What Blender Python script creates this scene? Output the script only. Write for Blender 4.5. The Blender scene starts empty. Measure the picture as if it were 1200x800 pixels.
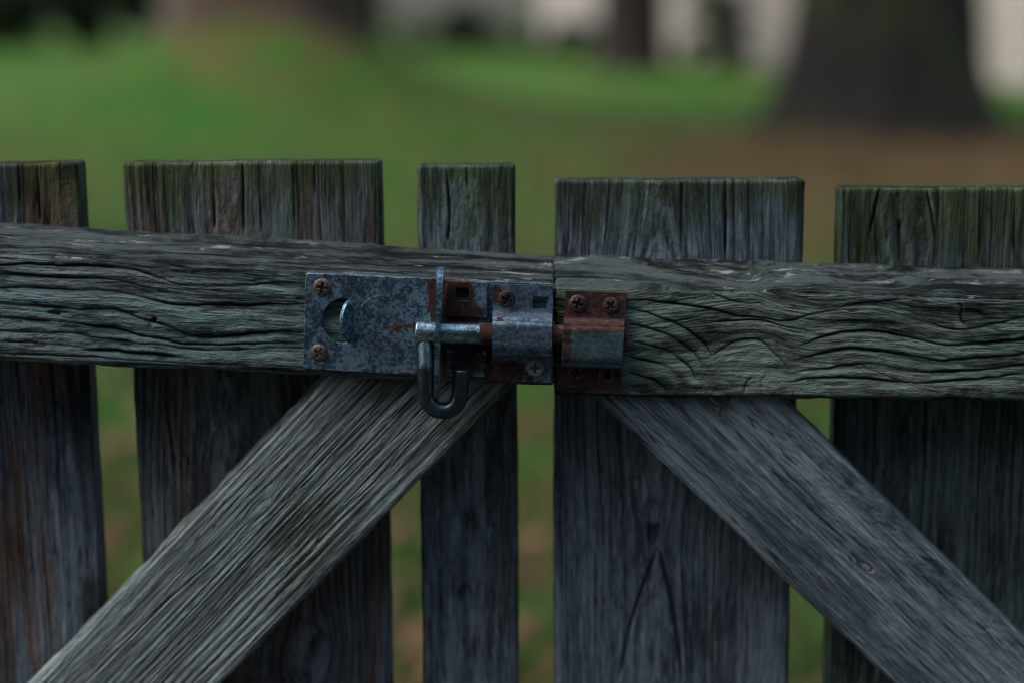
import bpy, bmesh, math, random
import numpy as np
from mathutils import Vector
from mathutils.geometry import tessellate_polygon
random.seed(7)
S = bpy.context.scene
COL = S.collection

# ------------------------------------------------------------------ camera
PITCH = math.radians(10.7); DIST = 1.0; F = 2000.0; Z0 = 0.914
CP, SP = math.cos(PITCH), math.sin(PITCH)
CAM = np.array([0.0, -CP*DIST, Z0 + SP*DIST])
cd = bpy.data.cameras.new('camera'); cam = bpy.data.objects.new('camera', cd); COL.objects.link(cam)
cam.location = CAM; cam.rotation_euler = (math.pi/2 - PITCH, 0, 0)
cd.sensor_width = 36; cd.lens = 36*F/1200; cd.clip_start = 0.05; cd.clip_end = 900
cd.dof.use_dof = True; cd.dof.focus_distance = 0.992; cd.dof.aperture_fstop = 2.2
S.camera = cam
# ------------------------------------------------------------------ sky and sun
SUN_EL, SUN_AZ = math.radians(56), math.radians(255)     # azimuth from +Y, clockwise
w = bpy.data.worlds.new('World'); S.world = w; w.use_nodes = True
nt = w.node_tree; bg = nt.nodes['Background']
sky = nt.nodes.new('ShaderNodeTexSky'); sky.sky_type = 'NISHITA'; sky.sun_disc = False
sky.sun_elevation = SUN_EL; sky.sun_rotation = SUN_AZ; sky.air_density = 1.0; sky.dust_density = 3.5; sky.ozone_density = 1.5
nt.links.new(sky.outputs[0], bg.inputs[0]); bg.inputs[1].default_value = 0.15
sd = bpy.data.lights.new('sun', 'SUN'); sun = bpy.data.objects.new('sun', sd); COL.objects.link(sun)
sd.energy = 1.15; sd.angle = math.radians(34); sd.color = (1.0, 0.95, 0.86)
sv = Vector((math.sin(SUN_AZ)*math.cos(SUN_EL), math.cos(SUN_AZ)*math.cos(SUN_EL), math.sin(SUN_EL)))
sun.rotation_euler = sv.to_track_quat('Z', 'Y').to_euler(); sun.location = (0, -3, 8)
S.view_settings.view_transform = 'Standard'; S.view_settings.look = 'None'
S.view_settings.exposure = 0.30; S.view_settings.gamma = 1.0
S.render.engine = 'CYCLES'; S.cycles.use_denoising = True; S.cycles.max_bounces = 6
S.cycles.use_adaptive_sampling = False; S.cycles.filter_width = 1.15

def P(px, py, Y=0.0):
    d = np.array([(px-600)/F, CP + SP*(400-py)/F, -SP + CP*(400-py)/F])
    return CAM + d*((Y-CAM[1])/d[1])

# ------------------------------------------------------------------ numpy noise
RT = np.random.RandomState(11).rand(4096)
def _h(i, j, k, s): return RT[(i*73 + j*1913 + k*3571 + s*977 + (i*j)*7 + (j*k)*13) & 4095]
def vn(x, y, z=0.0, s=0):
    x, y, z = np.broadcast_arrays(np.asarray(x, float), np.asarray(y, float), np.asarray(z, float))
    xi, yi, zi = np.floor(x).astype(np.int64), np.floor(y).astype(np.int64), np.floor(z).astype(np.int64)
    fx, fy, fz = x-xi, y-yi, z-zi
    fx, fy, fz = fx*fx*(3-2*fx), fy*fy*(3-2*fy), fz*fz*(3-2*fz)
    def L(k):
        a = _h(xi, yi, k, s)*(1-fx) + _h(xi+1, yi, k, s)*fx
        b = _h(xi, yi+1, k, s)*(1-fx) + _h(xi+1, yi+1, k, s)*fx
        return a*(1-fy) + b*fy
    return (L(zi)*(1-fz) + L(zi+1)*fz)*2 - 1
def fbm(x, y, z=0.0, s=0, o=4):
    r = 0; a = 1; t = 0
    for i in range(o):
        r = r + a*vn(x*2**i, y*2**i, z*2**i, s+i*17); t += a; a *= .5
    return r/t
def sstep(a, b, x):
    t = np.clip((x-a)/(b-a), 0, 1); return t*t*(3-2*t)

# ------------------------------------------------------------------ object helpers
def base(o): return np.array(o.location) if o is not None else np.zeros(3)
def root_loc(p):
    l = np.zeros(3)
    while p is not None: l = l + np.array(p.location); p = p.parent
    return l
def thing(name, loc, label, cat, group=None):
    o = bpy.data.objects.new(name, None); COL.objects.link(o); o.location = loc; o.empty_display_size = .05
    o['label'] = label; o['category'] = cat
    if group: o['group'] = group
    return o
def mk(name, V, Fc, mat, parent=None, smooth=True, label=None, attrs=None, kind=None):
    V = np.asarray(V, float) - root_loc(parent)
    me = bpy.data.meshes.new(name)
    if isinstance(Fc, np.ndarray) and Fc.ndim == 2:
        n, k = Fc.shape
        me.vertices.add(len(V)); me.vertices.foreach_set('co', V.astype(np.float32).ravel())
        me.loops.add(n*k); me.loops.foreach_set('vertex_index', Fc.astype(np.int32).ravel())
        me.polygons.add(n); me.polygons.foreach_set('loop_start', np.arange(0, n*k, k, dtype=np.int32))
        me.polygons.foreach_set('loop_total', np.full(n, k, dtype=np.int32))
        me.update(calc_edges=True)
    else:
        me.from_pydata([tuple(v) for v in V], [], [tuple(int(i) for i in f) for f in Fc])
    me.polygons.foreach_set('use_smooth', [smooth]*len(me.polygons))
    for k, a in (attrs or {}).items():
        a = np.asarray(a, np.float32)
        if a.ndim == 2:
            at = me.attributes.new(k, 'FLOAT_VECTOR', 'POINT'); at.data.foreach_set('vector', a.ravel())
        else:
            at = me.attributes.new(k, 'FLOAT', 'POINT'); at.data.foreach_set('value', a.ravel())
    me.materials.append(mat)
    o = bpy.data.objects.new(name, me); COL.objects.link(o); o.parent = parent
    if label: o['label'] = label
    if kind: o['kind'] = kind
    return o

# ------------------------------------------------------------------ material helpers
class NT:
    def __init__(s, name):
        s.m = bpy.data.materials.new(name); s.m.use_nodes = True; s.t = s.m.node_tree
        s.b = s.t.nodes['Principled BSDF']
    def n(s, typ, **kw):
        x = s.t.nodes.new(typ)
        for k, v in kw.items(): setattr(x, k, v)
        return x
    def lk(s, a, b): s.t.links.new(a, b)
    def put(s, sock, v):
        if isinstance(v, bpy.types.NodeSocket): s.lk(v, sock)
        elif v is not None: sock.default_value = v
    def math(s, op, a, b=None, c=None, clamp=False):
        x = s.n('ShaderNodeMath', operation=op); x.use_clamp = clamp
        s.put(x.inputs[0], a); s.put(x.inputs[1], b); s.put(x.inputs[2], c); return x.outputs[0]
    def attr(s, name, vec=False):
        x = s.n('ShaderNodeAttribute', attribute_name=name); return x.outputs['Vector' if vec else 'Fac']
    def pos(s): return s.n('ShaderNodeNewGeometry').outputs['Position']
    def obj(s): return s.n('ShaderNodeTexCoord').outputs['Object']
    def scale(s, v, sc, off=(0, 0, 0)):
        x = s.n('ShaderNodeMapping'); s.lk(v, x.inputs[0]); x.inputs['Scale'].default_value = sc; x.inputs['Location'].default_value = off
        return x.outputs[0]
    def noise(s, v, sc=1, det=4, rough=.55, dist=0):
        x = s.n('ShaderNodeTexNoise'); s.lk(v, x.inputs['Vector']); x.inputs['Scale'].default_value = sc
        x.inputs['Detail'].default_value = det; x.inputs['Roughness'].default_value = rough; x.inputs['Distortion'].default_value = dist
        return x.outputs['Fac']
    def vor(s, v, sc=1, feat='F1'):
        x = s.n('ShaderNodeTexVoronoi', feature=feat); s.lk(v, x.inputs['Vector']); x.inputs['Scale'].default_value = sc
        return x.outputs['Distance']
    def ss(s, x, a, b, lo=0., hi=1.):
        r = s.n('ShaderNodeMapRange', interpolation_type='SMOOTHSTEP'); s.put(r.inputs[0], x)
        r.inputs[1].default_value = a; r.inputs[2].default_value = b; r.inputs[3].default_value = lo; r.inputs[4].default_value = hi
        return r.outputs[0]
    def mix(s, f, a, b, mode='MIX'):
        x = s.n('ShaderNodeMix', data_type='RGBA', blend_type=mode); s.put(x.inputs[0], f)
        for sk, v in ((x.inputs[6], a), (x.inputs[7], b)):
            if isinstance(v, (tuple, list)): v = (*v, 1.0)[:4]
            s.put(sk, v)
        return x.outputs[2]
    def sep(s, v):
        x = s.n('ShaderNodeSeparateXYZ'); s.lk(v, x.inputs[0]); return x.outputs
    def bump(s, h, st, dist, nrm=None):
        x = s.n('ShaderNodeBump'); s.lk(h, x.inputs['Height']); x.inputs['Strength'].default_value = st; x.inputs['Distance'].default_value = dist
        if nrm is not None: s.lk(nrm, x.inputs['Normal'])
        return x.outputs[0]

def wood_mat(name, dark=(.045, .052, .060), light=(.20, .225, .235), warm=0.0, algae=.35, scrape=0.0, contrast=1.0, seed=0.0, streak=1.0, edge_alg=.6, stain=None):
    m = NT(name); gc = m.attr('gc', True); gr = m.attr('groove'); ed = m.attr('edge'); top = m.attr('top')
    off = (seed*3.1, seed*1.7, seed)
    fine = m.noise(m.scale(gc, (34, 900, 600), off), 1, 3, .6)
    mid = m.noise(m.scale(gc, (8, 230, 200), off), 1, 5, .66)
    big = m.noise(m.scale(gc, (9, 30, 28), off), 1, 5, .62)
    pit = m.noise(m.scale(gc, (130, 620, 560), off), 1, 4, .68)
    flk = m.noise(m.scale(gc, (38, 560, 500), (seed, 9, 4)), 1, 4, .62, .1)
    t = m.math('MULTIPLY_ADD', fine, .70*streak, m.math('MULTIPLY', mid, 1.0*streak))
    t = m.math('MULTIPLY_ADD', big, 1.05, t)
    t = m.math('MULTIPLY_ADD', pit, .55, t)
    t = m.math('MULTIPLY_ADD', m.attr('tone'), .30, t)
    cen = .5*(.70*streak + 1.0*streak + 1.05 + .55) + .06
    t = m.ss(t, cen-.30/contrast, cen+.34/contrast)
    c = m.mix(t, dark, light)
    # raised pale splinters and dark pits
    c = m.mix(m.ss(flk, .58, .68, 0, .55), c, tuple(min(.55, x*1.75) for x in light))
    c = m.mix(m.ss(flk, .43, .34, 0, .75), c, tuple(x*.45 for x in dark))
    wn = m.noise(m.scale(gc, (5, 60, 40), (seed+4, 2, 1)), 1, 4)
    c = m.mix(m.math('MULTIPLY', m.ss(wn, .40, .60), min(1, warm)), c, m.mix(t, (.060, .032, .022), (.25, .155, .115)))
    an = m.noise(m.scale(gc, (22, 60, 60), (seed, seed+3, 2)), 1, 5, .62)
    a = m.math('MULTIPLY_ADD', ed, edge_alg, m.math('SUBTRACT', an, .5))
    a = m.ss(a, .20-.36*algae, .50-.36*algae)
    if stain:
        P3 = m.sep(m.pos())
        for (cx, cz, r1) in stain:
            dx = m.math('SUBTRACT', P3[0], cx); dz = m.math('SUBTRACT', P3[2], cz)
            d = m.math('SQRT', m.math('ADD', m.math('MULTIPLY', dx, dx), m.math('MULTIPLY', dz, dz)))
            d = m.math('ADD', d, m.math('MULTIPLY', m.math('ADD', m.math('SUBTRACT', an, .5), m.math('SUBTRACT', mid, .5)), r1*3.2))
            a = m.math('MAXIMUM', a, m.ss(d, r1*1.1, r1*.3, 0, .85))
    a = m.math('MULTIPLY', a, m.ss(pit, .36, .56, .35, .85))
    c = m.mix(a, c, m.mix(m.math('MULTIPLY', t, .9), (.016, .030, .008), (.105, .150, .045)))
    if scrape > 0:
        c = m.mix(m.math('MULTIPLY', top, .93), c, m.mix(m.ss(m.math('ADD', t, m.math('MULTIPLY', flk, .6)), .35, 1.2), (.006, .009, .010), (.070, .088, .088)))
        sn = m.noise(m.scale(gc, (30, 260, 240), (seed+1, 5, 2)), 1, 7, .74, .5)
        sm = m.math('MULTIPLY', m.ss(sn, .575, .67), m.math('MULTIPLY', top, scrape))
        c = m.mix(sm, c, m.mix(fine, (.12, .14, .15), (.48, .52, .54)))
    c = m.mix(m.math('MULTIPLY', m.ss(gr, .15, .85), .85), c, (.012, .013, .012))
    m.lk(c, m.b.inputs['Base Color']); m.b.inputs['Roughness'].default_value = .85
    m.b.inputs['Specular IOR Level'].default_value = .12
    h = m.math('MULTIPLY_ADD', fine, .7, m.math('MULTIPLY', mid, 1.0)); h = m.math('MULTIPLY_ADD', pit, .7, h)
    h = m.math('MULTIPLY_ADD', flk, .9, h)
    m.lk(m.bump(h, 1.0, .0023), m.b.inputs['Normal'])
    return m.m

def metal_mat(name, pale=(.30, .36, .42), deep=(.055, .085, .125), rust=.3, marks=(), metal=.55, seed=0.0, mott=.5, roughness=.5, rx=None, bumpd=.0009):
    m = NT(name); p = m.scale(m.pos(), (1, 1, 1), (seed, seed*2, seed))
    n1 = m.noise(p, 480, 6, .72, .15); n2 = m.noise(p, 95, 4, .6); n3 = m.noise(p, 900, 3, .6)
    t = m.ss(m.math('MULTIPLY_ADD', n2, .48, m.math('MULTIPLY', n1, .95)), .62+.1*mott, .79+.1*mott)
    c = m.mix(t, deep, pale)
    c = m.mix(m.math('MULTIPLY', m.ss(n3, .56, .7), .35), c, (.03, .045, .06))
    scr = m.noise(m.scale(p, (45, 45, 1500)), 1, 3, .5); scd = m.noise(m.scale(p, (300, 300, 60), (3, 1, 2)), 1, 4, .6)
    c = m.mix(m.math('MULTIPLY', m.ss(scr, .63, .70), m.ss(n2, .45, .6, 0, .6)), c, tuple(min(.8, x*1.35) for x in pale))
    c = m.mix(m.ss(scd, .60, .74, 0, .55), c, tuple(x*.5 for x in deep))
    rn = m.noise(p, 110, 6, .68, .4)
    r = m.math('SUBTRACT', rn, .5)
    P3 = m.sep(m.pos())
    for (cx, cz, sx, sz, amp) in marks:
        dx = m.math('DIVIDE', m.math('SUBTRACT', P3[0], cx), sx); dz = m.math('DIVIDE', m.math('SUBTRACT', P3[2], cz), sz)
        g = m.math('POWER', 2.718, m.math('MULTIPLY', m.math('ADD', m.math('MULTIPLY', dx, dx), m.math('MULTIPLY', dz, dz)), -1.0))
        r = m.math('MULTIPLY_ADD', g, amp, r)
    if rx:  # rust grows from x0 to x1
        r = m.math('ADD', r, m.ss(P3[0], rx[0], rx[1], 0, rx[2]))
    rm = m.ss(r, .22-.4*rust, .34-.4*rust)
    rn2 = m.noise(p, 260, 4, .65)
    rc = m.mix(m.ss(rn2, .38, .66), (.022, .011, .010), (.085, .030, .024))
    rc = m.mix(m.ss(m.noise(p, 190, 3), .60, .72), rc, (.19, .068, .028))
    c = m.mix(rm, c, rc)
    m.lk(c, m.b.inputs['Base Color'])
    m.lk(m.ss(rm, 0, 1, metal, .0), m.b.inputs['Metallic'])
    m.lk(m.math('ADD', m.ss(rm, 0, 1, roughness, .85), m.math('MULTIPLY', m.math('SUBTRACT', n1, .5), .3)), m.b.inputs['Roughness'])
    h = m.math('MULTIPLY_ADD', rm, m.math('MULTIPLY', rn2, 1.0), m.math('MULTIPLY', n1, .35))
    m.lk(m.bump(h, .55, bumpd), m.b.inputs['Normal'])
    return m.m

# ------------------------------------------------------------------ boards with real grain relief
def profile(W, T, rise, r, ds, df):
    """closed cross-section (v, w): dense on the front and the arrises"""
    C = [(0, -T), (0, 0), (W, 0), (W+rise, -T)]; pts = []
    R = [min(.002, T*.3), r, r, min(.003, T*.3)]
    n = len(C)
    for i in range(n):
        p = np.array(C[i], float); a = np.array(C[i-1], float); b = np.array(C[(i+1) % n], float)
        da = (a-p)/np.linalg.norm(a-p); db = (b-p)/np.linalg.norm(b-p)
        p0 = p + da*R[i]; p1 = p + db*R[i]
        k = 3 if i in (0,) else 9
        arc = [(1-u)**2*p0 + 2*u*(1-u)*p + u*u*p1 for u in np.linspace(0, 1, k)]
        pts += arc
        q = b + (p-b)/np.linalg.norm(p-b)*R[(i+1) % n]
        L = np.linalg.norm(q-p1); step = {0: df*1.5, 1: df, 2: df*1.2, 3: .02}[i] if ds is None else ds[i]
        m = max(1, int(L/step))
        pts += [p1 + (q-p1)*u for u in np.linspace(0, 1, m+1)[1:-1]]
    pts = np.array(pts)
    tg = np.roll(pts, -1, 0) - np.roll(pts, 1, 0); tg /= np.linalg.norm(tg, axis=1)[:, None]
    nr = np.stack([-tg[:, 1], tg[:, 0]], 1)
    c = np.array([W/2, -T/2])
    if np.sum(nr*(pts-c)) < 0: nr = -nr
    return pts, nr

def polydist(px, py, pts):
    d = np.full(px.shape, 9.); sg = np.ones(px.shape); s = np.zeros(px.shape); tot = 0; acc = []
    for a, b in zip(pts[:-1], pts[1:]): acc.append(tot); tot += math.hypot(b[0]-a[0], b[1]-a[1])
    for (a, b), ac in zip(zip(pts[:-1], pts[1:]), acc):
        L2 = (b[0]-a[0])**2 + (b[1]-a[1])**2
        u = np.clip(((px-a[0])*(b[0]-a[0]) + (py-a[1])*(b[1]-a[1]))/L2, 0, 1)
        dd = np.hypot(px-a[0]-u*(b[0]-a[0]), py-a[1]-u*(b[1]-a[1]))
        sg = np.where(dd < d, np.sign((b[0]-a[0])*(py-a[1]) - (b[1]-a[1])*(px-a[0])), sg)
        s = np.where(dd < d, (ac + u*math.sqrt(L2))/tot, s); d = np.minimum(d, dd)
    return d, s, sg

def smooth_poly(pts, n=6):
    pts = [np.array(p, float) for p in pts]
    if len(pts) < 3: return pts
    out = []
    Q = [2*pts[0]-pts[1]] + pts + [2*pts[-1]-pts[-2]]
    for i in range(1, len(Q)-2):
        p0, p1, p2, p3 = Q[i-1:i+3]
        for k in range(n):
            u = k/n
            out.append(.5*((2*p1) + (-p0+p2)*u + (2*p0-5*p1+4*p2-p3)*u*u + (-p0+3*p1-3*p2+p3)*u**3))
    out.append(pts[-1]); return out

def board(name, quad, T, mat, parent, Y, seed=1, rise=0., r=.003, df=.00045, dt=.0010, vis=(0, 1), ring=.0055, pith=(.5, -.07),
          depth=.0007, gw=.0006, knots=(), flow=None, cracks=(), endr=(.002, .002), fine=.00016, wobble=.0006, cathedral=0., prob=.6, ragged=.0, label=None, ringnoise=1.0, endjag=.0013, shelf=0.0, vgr=None, splitf=330.):
    """quad: pixel corners (t0 v0, t0 v1, t1 v0, t1 v1) on the plane Y"""
    A0, A1, B0, B1 = [P(q[0], q[1], Y) if len(q) == 2 else np.array(q, float) for q in quad]
    L = np.linalg.norm((B0+B1)/2 - (A0+A1)/2); W = (np.linalg.norm(A1-A0) + np.linalg.norm(B1-B0))/2
    pr, nr = profile(W, T, rise, r, None, df)
    # rows along the length, dense where seen
    ts = []; t = 0.
    while t < L:
        ts.append(t); f = t/L
        t += dt if vis[0]-.01 <= f <= vis[1]+.01 else .02
    ts.append(L)
    e = [x for x in (.0004, .0009, .0016, .0024)]
    ts = np.array(sorted(set(ts) | set(x for x in e) | set(L-x for x in e)))
    nT, nS = len(ts), len(pr)
    X, V = np.meshgrid(ts, pr[:, 0], indexing='ij'); Wd = np.broadcast_to(pr[:, 1], X.shape)
    NV = np.broadcast_to(nr[:, 0], X.shape); NW = np.broadcast_to(nr[:, 1], X.shape)
    def local(px, py):        # pixel -> (t, v) in metres on this board
        p = P(px, py, Y); ex = ((B0+B1)/2-(A0+A1)/2)/L; ev = (A1-A0)/np.linalg.norm(A1-A0)
        ev = ev - ex*np.dot(ex, ev); ev /= np.linalg.norm(ev)
        c0 = (A0+A1)/2; tt = np.dot(p-c0, ex); vv = np.dot(p-c0, ev)
        w_t = np.linalg.norm(A1-A0)*(1-tt/L) + np.linalg.norm(B1-B0)*tt/L
        return tt, (vv/w_t + .5)*W
    # grain field
    Vf = V + (flow(X, V, local) if flow else 0)
    Vf = Vf + .0022*ringnoise*fbm(X*9, V*14, Wd*10, seed, 3)
    kpale = np.zeros(X.shape); inside = np.zeros(X.shape); kr = np.zeros(X.shape)
    for kn_ in knots:
        kx, ky, Rp, asp = kn_[:4]
        tk, vk = local(kx, ky); R = Rp*.0005
        dx = (X-tk)/asp; dv = V-vk
        th_ = np.arctan2(dv, dx); wob = 1 + .22*fbm(np.cos(th_)*1.1+kx, np.sin(th_)*1.1, 0, seed+5, 2)
        rr = np.sqrt(dx*dx + dv*dv)/wob + 1e-6
        infl = np.exp(-(rr/(R*5))**2)
        if len(kn_) == 4 and Rp > 20: kpale = np.maximum(kpale, np.exp(-(rr/(R*1.05))**4)*(1.3+.9*fbm(X*160, V*90, 0, seed+8, 3)))
        Vf = Vf - infl*np.clip((R*R)/(rr*rr), 0, 1 if len(kn_) > 4 else .9)*(dv)
        ins = sstep(R*1.35, R*.65, rr)*(len(kn_) > 4); inside = np.maximum(inside, ins); kr = np.where(ins > 0, rr, kr)
    wp = pith[1]*(1 + cathedral*fbm(X*4, seed*.3, 0, seed+3, 2)) + cathedral*.02*X/L
    rad = np.sqrt((Vf - pith[0]*W)**2 + (Wd-wp)**2) + .0006*min(1, ringnoise)*fbm(X*18, Vf*60, Wd*30, seed+9, 2)
    rad = np.where(inside > .5, kr*.45 + .3 + .004*fbm(X*90, V*90, 0, seed+15, 3), rad)
    rw = np.where(inside > .5, .0021, ring)
    ph = rad/rw + .35*vn(rad/ring*.6, 7.7, 0, seed+2)
    idx = np.round(ph); q = (ph-idx)*rw
    amp = _h(idx.astype(np.int64), np.int64(seed), np.int64(3), 5)
    amp = np.where(amp < 1-prob, amp*.25, .45+.55*amp)
    amp = amp*(.15 + 1.1*sstep(-.35, .40, fbm(X*11, idx*3.3, 0, seed+6, 3)))
    amp = amp*np.where(inside > .5, .08, 1)*(1 - np.exp(-((inside-.5)/.6)**4)*(inside > .001))*(1 if vgr is None else .22+.78*sstep(vgr[0], vgr[1], V/W + .25*fbm(X*9, V*20, 0, seed+77, 2)))
    g = np.where(q > 0, np.exp(-(q/(gw*1.9))**2), np.exp(-(q/(gw*.7))**2))*amp
    H = -depth*g
    H += depth*.30*np.sin(ph*2*math.pi+.8)*np.clip(1-inside*3, 0, 1)*(1 if vgr is None else .3+.7*sstep(vgr[0], vgr[1], V/W))
    H += fine*fbm(X*55, rad*1400, Wd*900, seed+20, 3)
    H += fine*2.2*fbm(X*16, V*190, Wd*150, seed+30, 3) + fine*1.2*fbm(X*40, V*480, Wd*480, seed+31, 3)
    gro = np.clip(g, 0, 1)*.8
    band = .5 - .5*np.cos((ph-idx)*2*math.pi+.9); band = band*(.4+.6*_h(idx.astype(np.int64), np.int64(seed+1), np.int64(8), 2)); band = np.where(inside > .5, .75+.2*band, band)
    band = band*(.6+.6*fbm(X*20, V*40, 0, seed+33, 3)); pale = np.zeros(X.shape)
    hl = 1-np.abs(fbm(X*9, (rad-.3*(inside > .5))*splitf, Wd*60, seed+120, 3))*1.6
    hl = sstep(.90, 1.0, hl)*sstep(-.25, .35, fbm(X*16, V*55, Wd*50, seed+121, 3))*np.clip(1-inside*2, 0, 1)
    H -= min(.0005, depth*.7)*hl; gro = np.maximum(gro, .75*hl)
    for cr in cracks:
        pts, wd, dp = cr[:3]
        if shelf > 0: wd, dp = wd*.78, dp*.80
        lp = smooth_poly([local(*p) for p in pts])
        jit = (.0013 if shelf > .003 else .0005)*fbm(X*(75 if shelf > .003 else 35), V*60, 0, seed+44, 4)
        d, s, sg = polydist(X, V+jit, lp); d = np.where(Wd < -.5*T, 9, d)
        tap = np.clip(np.minimum(s, 1-s)*7, 0, 1)**.5
        wv = wd*(.35+.65*tap)*(1+.55*fbm(X*90, V*70, 0, seed+50, 3)); tap = tap*(.45+.75*sstep(-.45, .25, fbm(X*26, wd*9e4+dp*1e4+len(pts)+pts[0][1], 0, seed+51, 3)))
        k = np.exp(-(d/np.maximum(wv, 1e-5))**2)*tap
        if shelf > 0:      # the wood below an open ring ramps out again slowly, the ring above overhangs it
            H -= dp*.34*np.where(sg < 0, np.exp(-d/shelf), np.exp(-(d/(wv*1.0+1e-5))**2))*tap
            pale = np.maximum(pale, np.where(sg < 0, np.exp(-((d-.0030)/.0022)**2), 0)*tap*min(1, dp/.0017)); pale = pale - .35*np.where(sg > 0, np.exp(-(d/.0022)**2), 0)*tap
            H += dp*.22*np.where(sg > 0, np.exp(-((d-.0018)/.0016)**2), 0)*tap
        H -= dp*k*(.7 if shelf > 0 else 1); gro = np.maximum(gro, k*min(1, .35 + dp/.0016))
    # arris wear
    arr = np.abs(NV*NW)*2
    H -= arr*wobble*(1.2 + 1.6*fbm(X*35, V*30, Wd*60, seed+60, 4))
    if ragged > 0:
        side = np.clip(np.abs(NV), 0, 1)
        H += side*ragged*fbm(X*70, V*20, Wd*80, seed+70, 4)
    H += .0010*fbm(X*5, V*9, Wd*9, seed+80, 2)
    # end rounding
    dE = np.minimum(X/endr[0] if endr[0] else 9, (L-X)/endr[1]); er = np.where(X < L/2, endr[0], endr[1])
    ins_e = er*(1-np.sqrt(np.clip(1-(1-np.clip(dE, 0, 1))**2, 0, 1)))
    jag = endjag*fbm(V*320, Wd*250, 0, seed+90, 3) + endjag*1.5*fbm(V*60, 3.3, 0, seed+91, 2)
    Xs = X + jag*(np.exp(-X/.004)*-1 + np.exp(-(L-X)/.004))
    hh = H*np.clip(dE+.25, 0, 1) - ins_e
    vv = V + NV*hh; ww = Wd + NW*hh
    tn = (Xs/L)[..., None]; vnm = (vv/W)[..., None]
    pos = (A0*(1-tn)+B0*tn)*(1-vnm) + (A1*(1-tn)+B1*tn)*vnm
    pos = pos + np.array([0, -1., 0])*ww[..., None]
    pos = pos.reshape(-1, 3)
    i = np.arange(nT-1)[:, None]; j = np.arange(nS)[None, :]; j2 = (j+1) % nS
    q4 = np.stack([i*nS+j+0*j2, i*nS+j2, (i+1)*nS+j2, (i+1)*nS+j+0*j2], -1).reshape(-1, 4)
    edge = np.clip(np.exp(-X/.030) + np.exp(-(L-X)/.012), 0, 1)*.75 + arr*.25 + .35*np.clip(np.abs(NV)-.7, 0, 1)/.3
    edge = np.clip(edge, 0, 1)
    topm = np.clip(NV-.2, 0, 1)/.8 if rise > 0 else np.zeros(X.shape)
    topm = np.clip(topm + .5*arr*(V > W/2), 0, 1) if rise > 0 else topm
    gc = np.stack([X, rad, Wd*.5+V*.35], -1).reshape(-1, 3)
    # caps: concentric strips to the centre line
    nv0 = len(pos); extraV = []; extraF = []; eg = []
    for end in (0, nT-1):
        loop = np.arange(end*nS, end*nS+nS); cen = pos[loop].mean(0); ring_p = pos[loop]; prev = loop
        for f in (.8, .45, 0.0):
            # collapse thickness towards the mid-plane of the cap, keep width
            if f > 0:
                nn = ring_p.copy(); nn[:, 1] = cen[1] + (ring_p[:, 1]-cen[1])*f
                ax = (A1-A0)/np.linalg.norm(A1-A0); s_ = (ring_p-cen)@ax; nn = nn - np.outer(s_*(1-(.97 if f > .5 else .9)), ax)
                dr = (B0-A0)/np.linalg.norm(B0-A0)*(-1 if end == 0 else 1)
                nn += np.outer(.00025*fbm(s_*300, nn[:, 1]*400, 0, seed+95, 3), dr)
                st = nv0 + sum(len(x) for x in extraV); ids = np.arange(st, st+nS); extraV.append(nn)
                eg.append(gc[loop] * np.array([1, 1, 1]) + np.array([f*.02, 0, f*.01]))
            else:
                st = nv0 + sum(len(x) for x in extraV); ids = None; extraV.append(cen[None]); eg.append(gc[loop[:1]])
            a, b = prev, np.roll(prev, -1)
            if ids is not None:
                c, d2 = ids, np.roll(ids, -1)
                Fq = np.stack([a, b, d2, c], 1)
            else:
                Fq = np.stack([a, b, np.full(nS, st), np.full(nS, st)], 1)
            if end == 0: Fq = Fq[:, ::-1]
            extraF.append(Fq); prev = ids
    allV = np.vstack([pos]+extraV); ex = len(allV)-nv0
    quads = [q4]; tris = []
    for Fq in extraF:
        deg = (Fq[:, 2] == Fq[:, 3]) | (Fq[:, 0] == Fq[:, 1])
        quads.append(Fq[~deg]); tris.append(Fq[deg])
    quads = np.vstack(quads)
    # orientation test
    a, b, c = allV[quads[len(q4)//2][0]], allV[quads[len(q4)//2][1]], allV[quads[len(q4)//2][3]]
    cm = pos.mean(0)
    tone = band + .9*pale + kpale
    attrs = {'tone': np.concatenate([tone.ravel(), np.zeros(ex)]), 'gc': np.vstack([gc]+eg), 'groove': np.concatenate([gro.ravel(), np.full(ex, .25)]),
             'edge': np.concatenate([edge.ravel(), np.full(ex, .9)]), 'top': np.concatenate([topm.ravel(), np.zeros(ex)])}
    tri = np.vstack(tris)
    if len(tri):   # tiny fans at the cap centres: keep as triangles by from quads with a split
        t3 = np.array([[f[0], f[1], f[2]] if f[2] == f[3] else [f[1], f[2], f[3]] if f[0] == f[1] else f[:3] for f in tri])
        me_ok = mk_mixed(name, allV, quads, t3, mat, parent, attrs, label)
        return me_ok, local
    return mk(name, allV, quads, mat, parent, label=label, attrs=attrs), local

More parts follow.
